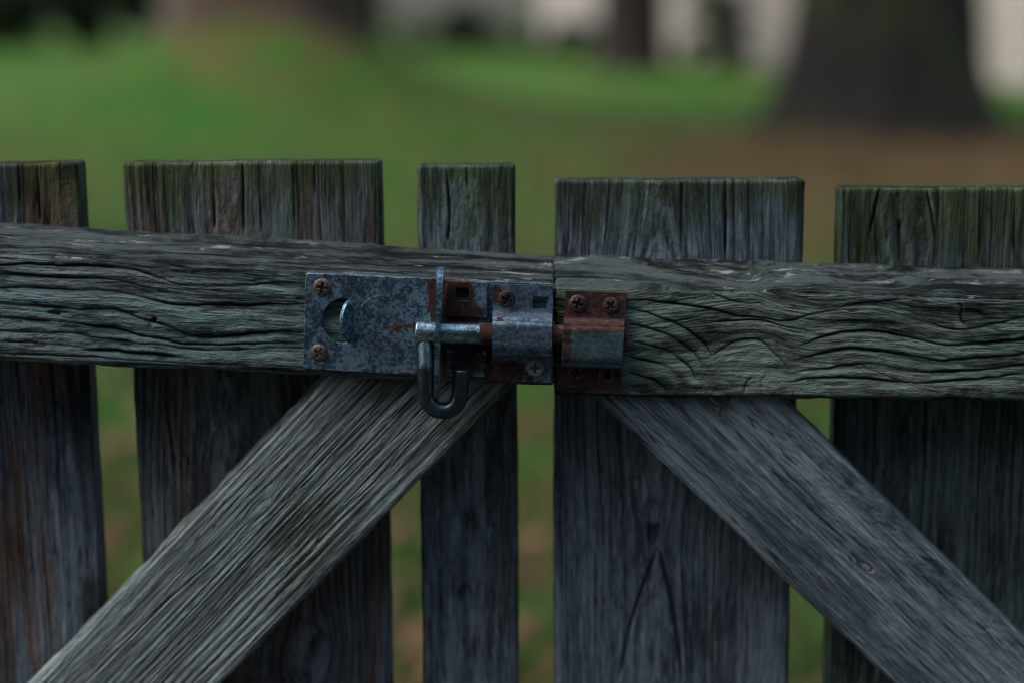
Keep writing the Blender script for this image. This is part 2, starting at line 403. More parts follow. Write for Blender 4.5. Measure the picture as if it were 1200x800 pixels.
def mk_mixed(name, V, Q, Tn, mat, parent, attrs, label):
    V = np.asarray(V, float) - root_loc(parent)
    me = bpy.data.meshes.new(name)
    me.vertices.add(len(V)); me.vertices.foreach_set('co', V.astype(np.float32).ravel())
    li = np.concatenate([Q.ravel(), Tn.ravel()]).astype(np.int32)
    me.loops.add(len(li)); me.loops.foreach_set('vertex_index', li)
    ls = np.concatenate([np.arange(len(Q))*4, len(Q)*4+np.arange(len(Tn))*3]).astype(np.int32)
    lt = np.concatenate([np.full(len(Q), 4), np.full(len(Tn), 3)]).astype(np.int32)
    me.polygons.add(len(ls)); me.polygons.foreach_set('loop_start', ls); me.polygons.foreach_set('loop_total', lt)
    me.update(calc_edges=True)
    bm = bmesh.new(); bm.from_mesh(me); bmesh.ops.recalc_face_normals(bm, faces=bm.faces); bm.to_mesh(me); bm.free()
    me.polygons.foreach_set('use_smooth', [True]*len(me.polygons))
    for k, a in attrs.items():
        a = np.asarray(a, np.float32)
        if a.ndim == 2: at = me.attributes.new(k, 'FLOAT_VECTOR', 'POINT'); at.data.foreach_set('vector', a.ravel())
        else: at = me.attributes.new(k, 'FLOAT', 'POINT'); at.data.foreach_set('value', a.ravel())
    me.materials.append(mat)
    o = bpy.data.objects.new(name, me); COL.objects.link(o); o.parent = parent
    if label: o['label'] = label
    return o

# ------------------------------------------------------------------ small solid helpers
def tube(path, R, seg=20, caps=True, jitter=0.0):
    path = np.array(path, float); n = len(path); R = np.broadcast_to(np.asarray(R, float), (n,))
    tg = np.gradient(path, axis=0); tg /= np.linalg.norm(tg, axis=1)[:, None]
    up = np.array([0, -1., 0.013]); V = []
    for i in range(n):
        a = np.cross(tg[i], up); a /= np.linalg.norm(a); b = np.cross(a, tg[i])
        for k in range(seg):
            th = 2*math.pi*k/seg; V.append(path[i] + R[i]*(math.cos(th)*a + math.sin(th)*b)*(1+jitter*random.uniform(-1, 1)))
    Fc = [(i*seg+k, i*seg+(k+1) % seg, (i+1)*seg+(k+1) % seg, (i+1)*seg+k) for i in range(n-1) for k in range(seg)]
    if caps: Fc += [tuple(range(seg))[::-1], tuple(range((n-1)*seg, n*seg))]
    return V, Fc
def join(*parts):
    V, Fc = [], []
    for v, f in parts:
        o = len(V); V += [tuple(x) for x in v]; Fc += [tuple(i+o for i in q) for q in f]
    return V, Fc
def resample(loop, step=.0012, jit=.00008, rnd=random):
    out = []
    n = len(loop)
    for i in range(n):
        a, b = np.array(loop[i]), np.array(loop[(i+1) % n]); L = np.linalg.norm(b-a); m = max(1, int(L/step))
        for k in range(m):
            p = a + (b-a)*k/m
            out.append(p + np.array([rnd.uniform(-1, 1)*jit, rnd.uniform(-1, 1)*jit]))
    return out
def rect_round(x0, z0, x1, z1, r, k=5):
    out = []
    for cx, cz, a0 in ((x1-r, z1-r, 0), (x0+r, z1-r, 90), (x0+r, z0+r, 180), (x1-r, z0+r, 270)):
        for i in range(k+1):
            a = math.radians(a0+90*i/k); out.append((cx+r*math.cos(a), cz+r*math.sin(a)))
    return out
def inset(loop, d):
    """offset inward for a CCW loop"""
    n = len(loop); out = []
    for i in range(n):
        a, b, c = np.array(loop[i-1]), np.array(loop[i]), np.array(loop[(i+1) % n])
        t = c-a; t = t/(np.linalg.norm(t)+1e-9); out.append(b + d*np.array([-t[1], t[0]]))
    return out
def area(l): return .5*sum(l[i-1][0]*l[i][1]-l[i][0]*l[i-1][1] for i in range(len(l)))
def plate(outer, holes, Yf, T, bev=.0004):
    """solid sheet: loops in (x, z); front face at Y=Yf, back at Yf+T"""
    loops = [outer if area(outer) > 0 else outer[::-1]] + [h if area(h) < 0 else h[::-1] for h in holes]
    front = [inset(l, bev) for l in loops]
    V = []; Fc = []; idx = []
    for l, fr in zip(loops, front):
        s = len(V); n = len(l)
        V += [(p[0], Yf+T, p[1]) for p in l] + [(p[0], Yf+bev, p[1]) for p in l] + [(p[0], Yf, p[1]) for p in fr]
        for k in range(2):
            Fc += [(s+k*n+i, s+k*n+(i+1) % n, s+(k+1)*n+(i+1) % n, s+(k+1)*n+i) for i in range(n)]
        idx.append((s, n))
    flat = []; 
    for (s, n) in idx: flat += [s+2*n+i for i in range(n)]
    tri = tessellate_polygon([[Vector((p[0], p[1], 0)) for p in l] for l in front])
    Fc += [tuple(flat[i] for i in t) for t in tri]
    flatb = []
    for (s, n) in idx: flatb += [s+i for i in range(n)]
    Fc += [tuple(flatb[i] for i in t)[::-1] for t in tri]
    return V, Fc
def fixn(o):
    bm = bmesh.new(); bm.from_mesh(o.data); bmesh.ops.recalc_face_normals(bm, faces=bm.faces); bm.to_mesh(o.data); bm.free(); return o
def autosm(o, ang=35):
    bm = bmesh.new(); bm.from_mesh(o.data)
    for e in bm.edges:
        if len(e.link_faces) == 2 and e.calc_face_angle(0) > math.radians(ang): e.smooth = False
    bm.to_mesh(o.data); bm.free(); return o
def xz(px, py, Y): p = P(px, py, Y); return (p[0], p[2])

# ================================================================== THE GATES
YR, TR = 0.0, .045           # rail front plane, rail thickness
YP, TP = .047, .021          # pickets behind the rails
YB, TB = .007, .038          # braces butt up under the rails
wm_railL = wood_mat('wood_rail_left', (0.014, 0.022, 0.024), (0.180, 0.265, 0.265), warm=.18, algae=.22, scrape=1.0, seed=1, edge_alg=.30)
wm_railR = wood_mat('wood_rail_right', (0.015, 0.024, 0.022), (0.180, 0.258, 0.225), warm=.15, algae=.38, scrape=.9, seed=5, edge_alg=.30)
def wx(px, py, Y): q = P(px, py, Y); return (q[0], q[2])
wm_braceL = wood_mat('wood_brace_left', (0.070, 0.090, 0.095), (0.49, 0.60, 0.60), warm=.12, algae=.16, seed=9, edge_alg=.50, contrast=.72, stain=[(*wx(365, 620, .007), .036), (*wx(560, 470, .007), .030), (*wx(460, 450, .007), .022)])
wm_braceR = wood_mat('wood_brace_right', (0.043, 0.062, 0.076), (0.38, 0.48, 0.51), warm=.0, algae=.12, seed=12, streak=.7, edge_alg=.25, contrast=.8)
wm_p = [wood_mat('wood_picket_%s' % n, d, l, warm=wv, algae=a, seed=sd_, edge_alg=.65, contrast=.78) for n, d, l, wv, a, sd_ in (
    ('brown', (0.040, 0.051, 0.064), (0.230, 0.285, 0.340), .85, .26, 20),
    ('wide', (0.033, 0.042, 0.046), (0.215, 0.265, 0.280), .60, .42, 24),
    ('narrow', (0.032, 0.045, 0.054), (0.210, 0.275, 0.315), .10, .55, 28),
    ('ringed', (0.040, 0.055, 0.075), (0.265, 0.350, 0.420), .10, .42, 32),
    ('mossy', (0.027, 0.039, 0.040), (0.170, 0.228, 0.225), .05, .58, 36))]

gl_loc = P(330, 400, .02); gl_loc[2] = .03
gr_loc = P(900, 400, .02); gr_loc[2] = .03
gateL = thing('wooden_gate', gl_loc, 'left leaf of weathered grey picket gate, with the long bolt plate screwed to its rail', 'gate')
gateR = thing('wooden_gate', gr_loc, 'right leaf of weathered grey picket gate, with the small rusty bolt keeper on its rail', 'gate')

# ---- rails
def bump1(x, c, s): return np.exp(-((x-c)/s)**2)
def flowL(X, V, local):
    c, _ = local(235, 370); return .0055*sstep(-.055, .0, X-c)*1.0 + .002*bump1(X, local(60, 370)[0], .04) + .003*bump1(X, local(560, 380)[0], .06)
railL_q = ((-320, 408), (-320, 276), (650, 453), (650, 333))
crL = [([(-60, 309), (0, 310), (101, 312), (152, 315), (189, 327), (216, 334), (270, 336), (355, 330)], .0008, .0017),
       ([(-60, 336), (0, 337), (68, 339), (135, 342), (169, 349), (209, 357), (270, 359), (358, 356)], .0009, .0020),
       ([(-50, 356), (0, 357), (84, 361), (135, 364), (176, 376), (203, 386), (236, 395), (304, 391), (356, 390)], .0009, .0019),
       ([(-50, 371), (0, 373), (84, 378), (135, 386), (186, 398), (236, 403), (355, 403)], .0008, .0017),
       ([(-20, 388), (0, 390), (84, 391), (142, 400), (203, 407), (270, 410), (355, 408)], .0008, .0016),
       ([(97, 409), (135, 411), (169, 414), (212, 419)], .0010, .0022),
       ([(0, 401), (67, 403), (97, 409)], .0006, .0012),
       ([(0, 414), (90, 417), (190, 424), (300, 428)], .0006, .0010),
       ([(0, 322), (80, 326), (140, 328), (175, 338)], .0004, .0007),
       ([(178, 373), (183, 376)], .0021, .0035),
       ([(55, 366), (72, 368)], .0012, .0014)]
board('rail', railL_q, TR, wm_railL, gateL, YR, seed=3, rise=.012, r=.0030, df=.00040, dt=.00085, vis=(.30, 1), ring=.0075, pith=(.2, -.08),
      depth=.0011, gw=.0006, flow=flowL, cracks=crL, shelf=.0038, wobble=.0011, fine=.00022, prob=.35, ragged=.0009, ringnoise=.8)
def flowR(X, V, local):
    a = local(1020, 400)[0]; b = local(1120, 400)[0]; c = local(780, 400)[0]; k = local(885, 400)[0]
    return -.0062*bump1(X, a, .030)*1 + .002*bump1(X, b, .03) - .011*sstep(c-.04, k, X)*(X < k) - .011*np.exp(-np.clip(X-k, 0, 9)/.02)*(X >= k)
railR_q = ((651.6, 464), (651.6, 334), (1520, 475), (1520, 357))
crR = [([(740, 350), (800, 357), (878, 371), (928, 375), (974, 364), (1017, 356), (1071, 352)], .0008, .0015),
       ([(835, 379), (878, 375), (916, 381), (963, 393)], .0006, .0014),
       ([(936, 406), (974, 393), (1025, 388), (1071, 397), (1122, 406), (1200, 397), (1260, 392)], .0009, .0020),
       ([(928, 424), (974, 412), (1017, 409), (1056, 415), (1110, 422), (1200, 414), (1250, 410)], .0009, .0020),
       ([(928, 437), (986, 428), (1025, 426), (1079, 435), (1149, 433), (1200, 428), (1250, 427)], .0008, .0018),
       ([(916, 449), (974, 441), (1040, 445), (1090, 447), (1200, 439)], .0008, .0016),
       ([(868, 462), (872, 448), (880, 440)], .0006, .0012), ([(893, 460), (890, 448), (897, 436)], .0005, .0010), ([(831, 418), (858, 402), (889, 399), (912, 418), (920, 430)], .0005, .0011),
       ([(735, 360), (790, 378), (822, 398), (836, 420)], .0007, .0014),
       ([(737, 378), (780, 392), (812, 412), (826, 434)], .0008, .0017),
       ([(737, 398), (780, 411), (806, 430), (816, 448)], .0008, .0016),
       ([(735, 417), (772, 426), (794, 441), (802, 456)], .0008, .0015),
       ([(733, 436), (762, 443), (780, 456)], .0007, .0014),
       ([(654, 350), (663, 352)], .0006, .0012), ([(654, 372), (662, 373)], .0006, .0012),
       ([(1127, 350), (1131, 360), (1129, 371), (1134, 382)], .0007, .0014), ([(1131, 361), (1148, 365), (1156, 372)], .0005, .0010),
       ([(835, 345), (860, 352), (900, 358)], .0005, .0009), ([(1080, 375), (1130, 386), (1200, 372)], .0006, .0010)]
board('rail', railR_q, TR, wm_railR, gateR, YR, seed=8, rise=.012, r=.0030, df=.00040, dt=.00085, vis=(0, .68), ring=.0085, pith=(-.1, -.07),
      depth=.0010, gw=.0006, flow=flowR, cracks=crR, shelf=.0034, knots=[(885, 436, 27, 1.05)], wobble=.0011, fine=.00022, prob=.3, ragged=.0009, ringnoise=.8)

# ---- pickets (t runs from top to bottom, v from left to right)
def down(px_top, px_bot800, z=.06):
    """pixel of the point where the edge line reaches height z on the picket plane"""
    a = P(px_top[0], px_top[1], YP); b = P(px_bot800[0], px_bot800[1], YP)
    k = (z-a[2])/(b[2]-a[2]); return tuple(a + (b-a)*k)
def picket(gate, tl, bl, tr, br, mat, seed, label=None, **kw):
    A0 = tuple(P(*tl, YP)); A1 = tuple(P(*tr, YP)); B0 = down(tl, bl); B1 = down(tr, br)
    args = dict(df=.0006, dt=.0016, vis=(0, .47), ring=.0042, pith=(.5, -.05), depth=.0003, gw=.0005, prob=.35, endjag=.0003, fine=.00014, wobble=.0004, r=.0022, endr=(.0024, .002), ragged=.0005)
    args.update(kw)
    return board('picket', (A0, A1, B0, B1), TP, mat, gate, YP, seed=seed, label=label, **args)
picket(gateL, (-170, 196), (-130, 800), (91, 190), (125, 800), wm_p[0], 41, ring=.0034, pith=(.95, -.03),
       cracks=[([(44, 190), (48, 262)], .0007, .0016), ([(22, 190), (24, 240)], .0005, .001), ([(70, 190), (73, 230)], .0004, .0008)])
picket(gateL, (143, 191), (172, 800), (445, 188), (459, 800), wm_p[1], 42, pith=(.4, -.035), cathedral=.5,
       knots=[(365, 765, 26, 1.4)],
       cracks=[([(250, 188), (252, 270)], .0008, .0022), ([(284, 188), (286, 272)], .0007, .0022), ([(304, 188), (306, 272)], .0007, .002), ([(343, 188), (345, 262)], .0005, .0014),
               ([(172, 200), (175, 250)], .0005, .0012), ([(368, 195), (369, 230)], .0005, .001), ([(196, 470), (204, 560)], .001, .0014), ([(250, 455), (238, 560)], .0008, .0012),
               ([(190, 192), (204, 196), (214, 202)], .0005, .0007)])
picket(gateL, (487, 194), (496, 800), (604, 193), (608, 800), wm_p[2], 43, pith=(.45, -.03), knots=[(541, 266, 11, 1.0)],
       cracks=[([(523, 194), (527, 250), (524, 284)], .0007, .0017), ([(575, 200), (574, 282)], .0005, .001), ([(547, 194), (548, 220)], .0005, .001)])
picket(gateR, (650, 212), (650, 800), (943, 210), (924, 800), wm_p[3], 44, pith=(.42, -.028), cathedral=.9,
       knots=[(682, 612, 4, 1.2)],
       cracks=[([(799, 210), (798, 300)], .0007, .0022), ([(851, 210), (850, 304)], .0008, .0024), ([(770, 640), (742, 720), (724, 800)], .0014, .0010), ([(772, 640), (790, 720), (800, 800)], .0014, .0010)])
picket(gateR, (985, 221), (969, 800), (1250, 220), (1222, 800), wm_p[4], 45, pith=(.3, -.03), knots=[(1056, 262, 20, 1.25)],
       cracks=[([(1054, 258), (1055, 312)], .0010, .0028), ([(1030, 224), (1022, 262), (1020, 275)], .0007, .0018), ([(1086, 224), (1094, 262), (1096, 282)], .0006, .0015),
               ([(1149, 222), (1148, 300)], .0005, .001), ([(1190, 222), (1188, 300)], .0005, .001)])
picket(gateL, (-480, 200), (-420, 800), (-215, 197), (-165, 800), wm_p[1], 46, df=.0015, dt=.004, vis=(0, .4))
picket(gateR, (1292, 226), (1262, 800), (1560, 228), (1510, 800), wm_p[3], 47, df=.0015, dt=.004, vis=(0, .4))

# ---- braces (t from the rail outwards/down, v across)
def brace(gate, a0, a1, b0, b1, **kw):
    return board('brace', (a0, a1, b0, b1), TB, kw.pop('mat'), gate, YB, **kw)
rc_ = random.Random(4); split_lines = []
for k_ in range(15):
    v_ = .36 + .60*(k_+.5*rc_.random())/15; t0_ = rc_.uniform(.06, .45); t1_ = t0_ + rc_.uniform(.12, .45)
    qd = [(452+200*v_, 366+36*v_), (-206+216*v_, 1058.)]
    split_lines.append(([(qd[0][0]+(qd[1][0]-qd[0][0])*t_ + rc_.uniform(-2, 2), qd[0][1]+(qd[1][1]-qd[0][1])*t_ + rc_.uniform(-1, 1)) for t_ in (t0_, (2*t0_+t1_)/3, (t0_+2*t1_)/3, t1_)], rc_.uniform(.0004, .0008), rc_.uniform(.0009, .0018)))
# left: edge pixels; v0 = upper-left edge, v1 = lower-right edge; ends run on beneath the rail line (butt cut hidden under it)
brace(gateL, (452, 366), (652, 402), (-206, 1058), (10, 1058), mat=wm_braceL, seed=61, ring=.0050, pith=(1.3, -.03), depth=.0007, gw=.00055,
      shelf=.0020, vgr=(.2, .7), vis=(.05, .78), df=.00042, dt=.0011, fine=.00017, wobble=.0014, r=.004, ragged=.0022, prob=.5, knots=[(316, 569, 8, 1.3)], ringnoise=.35,
      cracks=split_lines + [([(300, 590), (262, 632), (195, 690), (100, 782)], .0007, .0016), ([(372, 548), (340, 575), (316, 600)], .0006, .0012), ([(215, 668), (150, 725)], .0006, .001)])
brace(gateR, (640, 410), (872, 420), (1300, 1046), (1480, 1028), mat=wm_braceR, seed=65, ring=.0060, pith=(.9, -.06), depth=.00016, gw=.0005,
      vis=(.05, .76), df=.00045, dt=.0011, fine=.00026, wobble=.0009, r=.0035, ragged=.0010, prob=.10, knots=[(1013, 661, 7, 1.2)], ringnoise=.7,
      cracks=[([(1005, 657), (1012, 654), (1019, 659), (1017, 667), (1009, 667)], .0005, .0007), ([(925, 556), (935, 566), (942, 574)], .0007, .0011), ([(940, 585), (990, 625)], .0006, .0009), ([(880, 500), (960, 580)], .0005, .0007), ([(1040, 700), (1130, 790)], .0006, .0008)])
# a wisp of dry root caught under the right rail, resting on the brace
# ================================================================== THE BOLT
def lift(mm): return -mm*.001 - .0006
YL = lift(.2)
bolt_root_loc = P(503, 385, YL)
padbolt = thing('sliding_bolt', bolt_root_loc, 'galvanised sliding bolt with hooked handle, screwed to the left gate rail', 'bolt')
mk_rust = lambda *a: tuple(a)
def mark(px, py, sx, sy, amp): p = P(px, py, lift(2)); return (p[0], p[2], sx*.0005, sy*.0005, amp)
m_plate = metal_mat('galvanised_plate', (0.175, 0.275, 0.365), (0.036, 0.066, 0.104), rust=.02, mott=.25, seed=1, metal=.45, marks=[
    mark(516, 345, 17, 60, .55), mark(508, 420, 26, 30, .30), mark(476, 382, 36, 4.5, .34), mark(462, 392, 12, 7, .12), mark(377, 337, 15, 15, .24), mark(380, 350, 8, 14, .15), mark(374, 413, 15, 15, .24), mark(470, 437, 150, 3, .24), mark(430, 323, 60, 3, .18), mark(545, 380, 30, 70, .5), mark(545, 425, 30, 30, .4), mark(575, 436, 30, 20, .28)])
m_tab = metal_mat('rusted_tab', (0.195, 0.326, 0.407), (0.039, 0.082, 0.126), rust=.1, mott=.2, seed=2, metal=.4, marks=[mark(538, 350, 22, 40, .6), mark(545, 366, 30, 8, .5), mark(567, 340, 7, 12, -.5), mark(546, 425, 34, 22, .40)])
m_guide = metal_mat('galvanised_guide', (0.165, 0.245, 0.315), (0.055, 0.098, 0.140), rust=.02, mott=.15, seed=3, metal=.5, marks=[mark(580, 340, 8, 22, .4), mark(594, 350, 14, 14, .35), mark(612, 371, 40, 7, .25), mark(590, 436, 32, 16, .45), mark(622, 446, 40, 12, .22)])
m_keeptop = metal_mat('keeper_metal', (0.100, 0.165, 0.190), (0.050, 0.090, 0.108), rust=.06, mott=.1, seed=4, metal=.35, marks=[mark(697, 358, 60, 21, .95), mark(697, 375, 50, 7, .4), mark(663, 402, 6, 20, .5), mark(690, 446, 60, 17, .8), mark(731, 402, 3, 30, .25)])
m_bolt = metal_mat('worn_bolt_steel', (0.429, 0.612, 0.640), (0.125, 0.194, 0.223), rust=.0, mott=-.3, seed=5, metal=.95, roughness=.24, rx=(P(550, 385)[0], P(580, 385)[0], .6))
m_hook = metal_mat('dark_hook_steel', (.075, .105, .125), (.045, .066, .082), rust=.0, mott=.2, seed=6, metal=.8, roughness=.26, bumpd=.0003)
m_staple = metal_mat('staple_steel', (0.187, 0.316, 0.407), (0.039, 0.076, 0.116), rust=.06, mott=.1, seed=7, metal=.7, roughness=.36)
m_screw_r = metal_mat('rusty_screw', (.16, .14, .13), (.05, .04, .045), rust=.55, seed=8, metal=.4)
m_screw_b = metal_mat('browned_screw', (.26, .22, .20), (.11, .085, .08), rust=.30, seed=9, metal=.5)
m_screw_p = metal_mat('pale_screw', (.62, .64, .63), (.34, .36, .36), rust=-.4, seed=10, metal=.5)

def sq(cx, cy, h, Y): return [np.array(xz(cx+a*h, cy+b*h, Y)) for a, b in ((-1, -1), (1, -1), (1, 1), (-1, 1))]
# back plate with half-moon opening and turned-up tab, and small square holes
def quadloop(c, Y, r=.0012, k=4):
    """rounded quad from 4 pixel corners (clockwise from top-left)"""
    pts = [np.array(xz(*q, Y)) for q in c]; out = []
    for i in range(4):
        p, a, b = pts[i], pts[i-1], pts[(i+1) % 4]
        p0 = p+(a-p)/np.linalg.norm(a-p)*r; p1 = p+(b-p)/np.linalg.norm(b-p)*r
        out += [(1-u)**2*p0+2*u*(1-u)*p+u*u*p1 for u in np.linspace(0, 1, k)]
    return out
Yt = lift(2.4)
hm = []
for i in range(25):
    a = math.radians(62 + 236*i/24); hm.append(np.array(xz(403+25.5*math.cos(a), 376-26*math.sin(a), Yt)))
hm += [np.array(xz(405, 376+22, Yt)), np.array(xz(407, 376, Yt)), np.array(xz(405, 376-22, Yt))]
hm = [p for p in hm if p[0] <= xz(407.5, 376, Yt)[0]]
outer = resample(quadloop([(358, 320), (648, 333), (648, 449), (355, 432)], Yt, .002), .0014, .00012)
back = autosm(fixn(mk('back_plate', *plate(outer, [hm, sq(631, 352, 9, Yt), sq(542, 345, 8, Yt), sq(546, 421, 7.5, Yt)], Yt, .0022), m_plate, padbolt, label='long flat galvanised plate with a half-moon opening')))
# half-moon tab: thin curved tongue standing out of the plate
tv, tf = [], []
N = 14
for i in range(N+1):
    u = i/N; py = 352+48*u; s_ = math.sin(math.pi*u)**.65
    for (ax_, al) in ((410, 2.0), (407-9*s_, 2.2+6.0*s_), (410.5-9*s_, 2.6+7.0*s_), (414, 2.6)):
        tv.append(P(ax_, py, lift(al)))
for i in range(N):
    for k in range(4): tf.append((i*4+k, i*4+(k+1) % 4, (i+1)*4+(k+1) % 4, (i+1)*4+k))
tf += [(0, 1, 2, 3), tuple(N*4+k for k in (3, 2, 1, 0))]
autosm(fixn(mk('turned_up_tab', tv, tf, m_staple, back)))
# embossed arc on the plate
def arc_px(cx, cy, r, a0, a1, n, mm):
    return [P(cx+r*math.cos(math.radians(a)), cy-r*math.sin(math.radians(a)), lift(mm)) for a in np.linspace(a0, a1, n)]
for (r_, a0, a1) in ((27, 8, 172),):
    mk('stamped_ridge', *tube(arc_px(447, 374, r_, a0, a1, 26, 1.98), .00055, 8), m_plate, back)

# rusty stop tabs left of the guide (upper and lower), each with a square hole
Y2 = lift(4.6)
autosm(fixn(mk('stop_tab', *plate(resample(quadloop([(523, 329), (571, 331), (571, 373), (522, 371)], Y2, .001), .0014, .00015), [sq(542, 345, 7.5, Y2)], Y2, .0021), m_tab, padbolt, label='rust-brown upper tab with a square hole and a patch of bare zinc')))
autosm(fixn(mk('stop_tab', *plate(resample(quadloop([(523, 409), (570, 411), (568, 442), (523, 440)], Y2, .001), .0014, .00015), [sq(546, 421, 6.5, Y2)], Y2, .0021), m_tab, padbolt)))

# hat-section guide over the bolt
def hat(x0, x1, sec, thick, mat, parent, name, holes_y=None, skew=0.0, label=None, hole=None):
    """sec: list of (pixel y, lift mm) down the section; extruded in x between pixel columns"""
    nx = 13; pts = smooth_sec(sec)
    V = []; n = len(pts)
    grid_f, grid_b = [], []
    for i in range(nx):
        u = i/(nx-1)
        for j, (py, lf, ny, nl) in enumerate(pts):
            px = x0+(x1-x0)*u + skew*(py-pts[0][0])
            sl = (px-x0)*.035
            e = .00018*vn(i*.9, j*.37, 0, 3)
            grid_f.append(P(px, py+sl, lift(lf)) + np.array([0, e, 0]))
            grid_b.append(P(px, py+sl, lift(lf)) + np.array([0, thick*nl, -thick*ny]))
    V = grid_f + grid_b; o = len(grid_f); Fc = []
    for i in range(nx-1):
        for j in range(n-1):
            if hole and hole[0] <= i < hole[1] and hole[2] <= j < hole[3]: continue
            a, b, c, d = i*n+j, i*n+j+1, (i+1)*n+j+1, (i+1)*n+j
            Fc += [(a, b, c, d), (o+d, o+c, o+b, o+a)]
    bd = {}
    for f in [f for f in Fc if f[0] < o]:
        for a, b in zip(f, f[1:]+f[:1]): bd[(a, b)] = 1
    for (a, b) in list(bd):
        if (b, a) not in bd: Fc.append((b, a, a+o, b+o))
    ob = autosm(fixn(mk(name, V, Fc, mat, parent, label=label)), 40)
    return ob
def smooth_sec(sec):
    # split the polyline finely and compute normals in (py down, lift)
    out = []
    for (a, b) in zip(sec[:-1], sec[1:]):
        m = max(2, int(max(abs(b[0]-a[0])/1.8, abs(b[1]-a[1])/.9)))
        for k in range(m): u = k/m; out.append((a[0]+(b[0]-a[0])*u, a[1]+(b[1]-a[1])*u))
    out.append(sec[-1]); A = np.array(out)
    for _ in range(2):
        B = A.copy(); B[1:-1] = (A[:-2]+2*A[1:-1]+A[2:])/4; A = B
    tg = np.gradient(A*np.array([.5, 1]), axis=0); tg /= np.linalg.norm(tg, axis=1)[:, None]
    # inward normal: (down component, towards-plate component)
    return [(A[i, 0], A[i, 1], -tg[i, 1]*1.0, tg[i, 0]) for i in range(len(A))]
BL = 9.6   # lift of the bolt axis in mm
RB = .0064
sec_g = [(333, 4.6), (366, 4.6), (370, 6.5), (375, 15.5), (379, 18.2), (406, 18.2), (411, 16.8), (413, 12), (413, 4.9), (417, 4.6), (446, 4.6)]
guide = hat(578, 648, sec_g, .0019, m_guide, padbolt, 'guide', skew=-.02, label='raised blue-grey bridge that holds the bolt', hole=(8, 11, 7, 15))

# bolt rod
def rod(px0, px1, py0, slope, R, lf, seg=40, n=40, cham=.0008):
    a = P(px0, py0, lift(lf)); b = P(px1, py0+slope*(px1-px0), lift(lf)); L = np.linalg.norm(b-a); path = []; rr = []
    for k in (0, .15, .5, 1):
        path.append(a+(b-a)*cham*k/L); rr.append(R-cham*(1-k)**1.5)
    for k in range(1, n):
        path.append(a+(b-a)*(cham/L+(1-2*cham/L)*k/n)); rr.append(R)
    for k in (1, .5, .15, 0):
        path.append(b-(b-a)*cham*k/L); rr.append(R-cham*(1-k)**1.5)
    return tube(path, rr, seg)
autosm(fixn(mk('bolt_rod', *join(rod(489, 735, 389, .028, RB, BL), rod(487, 510, 389.5, .028, RB+.0007, BL)), m_bolt, padbolt, label='round steel rod, bright at the handle end and rusting towards the keeper')), 45)
# hook handle: collar, thread and bent rod
path = []
for k in range(12): path.append((497.5 + 1.5*k/11, 398 + 60*k/11, 9.6 + 8*min(1, k/6)))
for a in np.linspace(180, 360, 15)[1:-1]: path.append((519+20*math.cos(math.radians(a)), 461-20*math.sin(math.radians(a)), 17.6))
for k in range(9): path.append((539.3 + 1.0*k/8, 458 - 26*k/8, 17.6))
pw = [P(x, y, lift(l)) for x, y, l in smooth_poly([p for p in path], 3)]
rr = np.full(len(pw), .0049); rr[0:3] = .0046; rr[-1] = .0040; rr[-2] = .0047
hook = autosm(fixn(mk('hook_handle', *tube(pw, rr, 24), m_hook, padbolt, label='dark steel rod bent into a U that hangs below the bolt')), 45)
tp = []; tr_ = []
for k in range(19):
    u = k/18; tp.append(P(497.3+.6*u, 402+14*u, lift(9.8+3*u))); tr_.append(.0050 + (.00035 if k % 2 else -.00025) - .0004*u)
mk('threaded_collar', *tube(tp, tr_, 24), m_hook, hook)
# staple: oval plate standing on edge, bolt passes through it
xs = P(514.5, 390, lift(10))[0]; zt = P(515, 314, lift(20))[2]; zb = P(511, 470, lift(20))[2]
cz = (zt+zb)/2; hz = (zt-zb)/2; V = []; Fc = []
yz = []
for i in range(40):
    a = 2*math.pi*i/40; c_, s_ = math.cos(a), math.sin(a)
    y = -.0165 - .0125*np.sign(c_)*abs(c_)**.75; z = cz + hz*np.sign(s_)*abs(s_)**.85
    yz.append((y, z))
for sx, ins_ in ((-1, .0006), (-1, 0), (1, 0), (1, .0006)):
    for (y, z) in yz:
        fz = (z-zb)/(zt-zb); th = .0015 if ins_ == 0 else .0010
        xx = xs + (fz-.5)*.0032 + sx*th*(1+.35*(fz-.3)) 
        V.append((xx, -.0165+(y+.0165)*(1-ins_/.0125), cz+(z-cz)*(1-ins_/hz)))
for k in range(3):
    Fc += [(k*40+i, k*40+(i+1) % 40, (k+1)*40+(i+1) % 40, (k+1)*40+i) for i in range(40)]
Fc += [tuple(range(40))[::-1], tuple(range(120, 160))]
autosm(fixn(mk('staple', V, Fc, m_staple, padbolt, label='blue-grey oval plate standing on edge beside the hook')), 40)

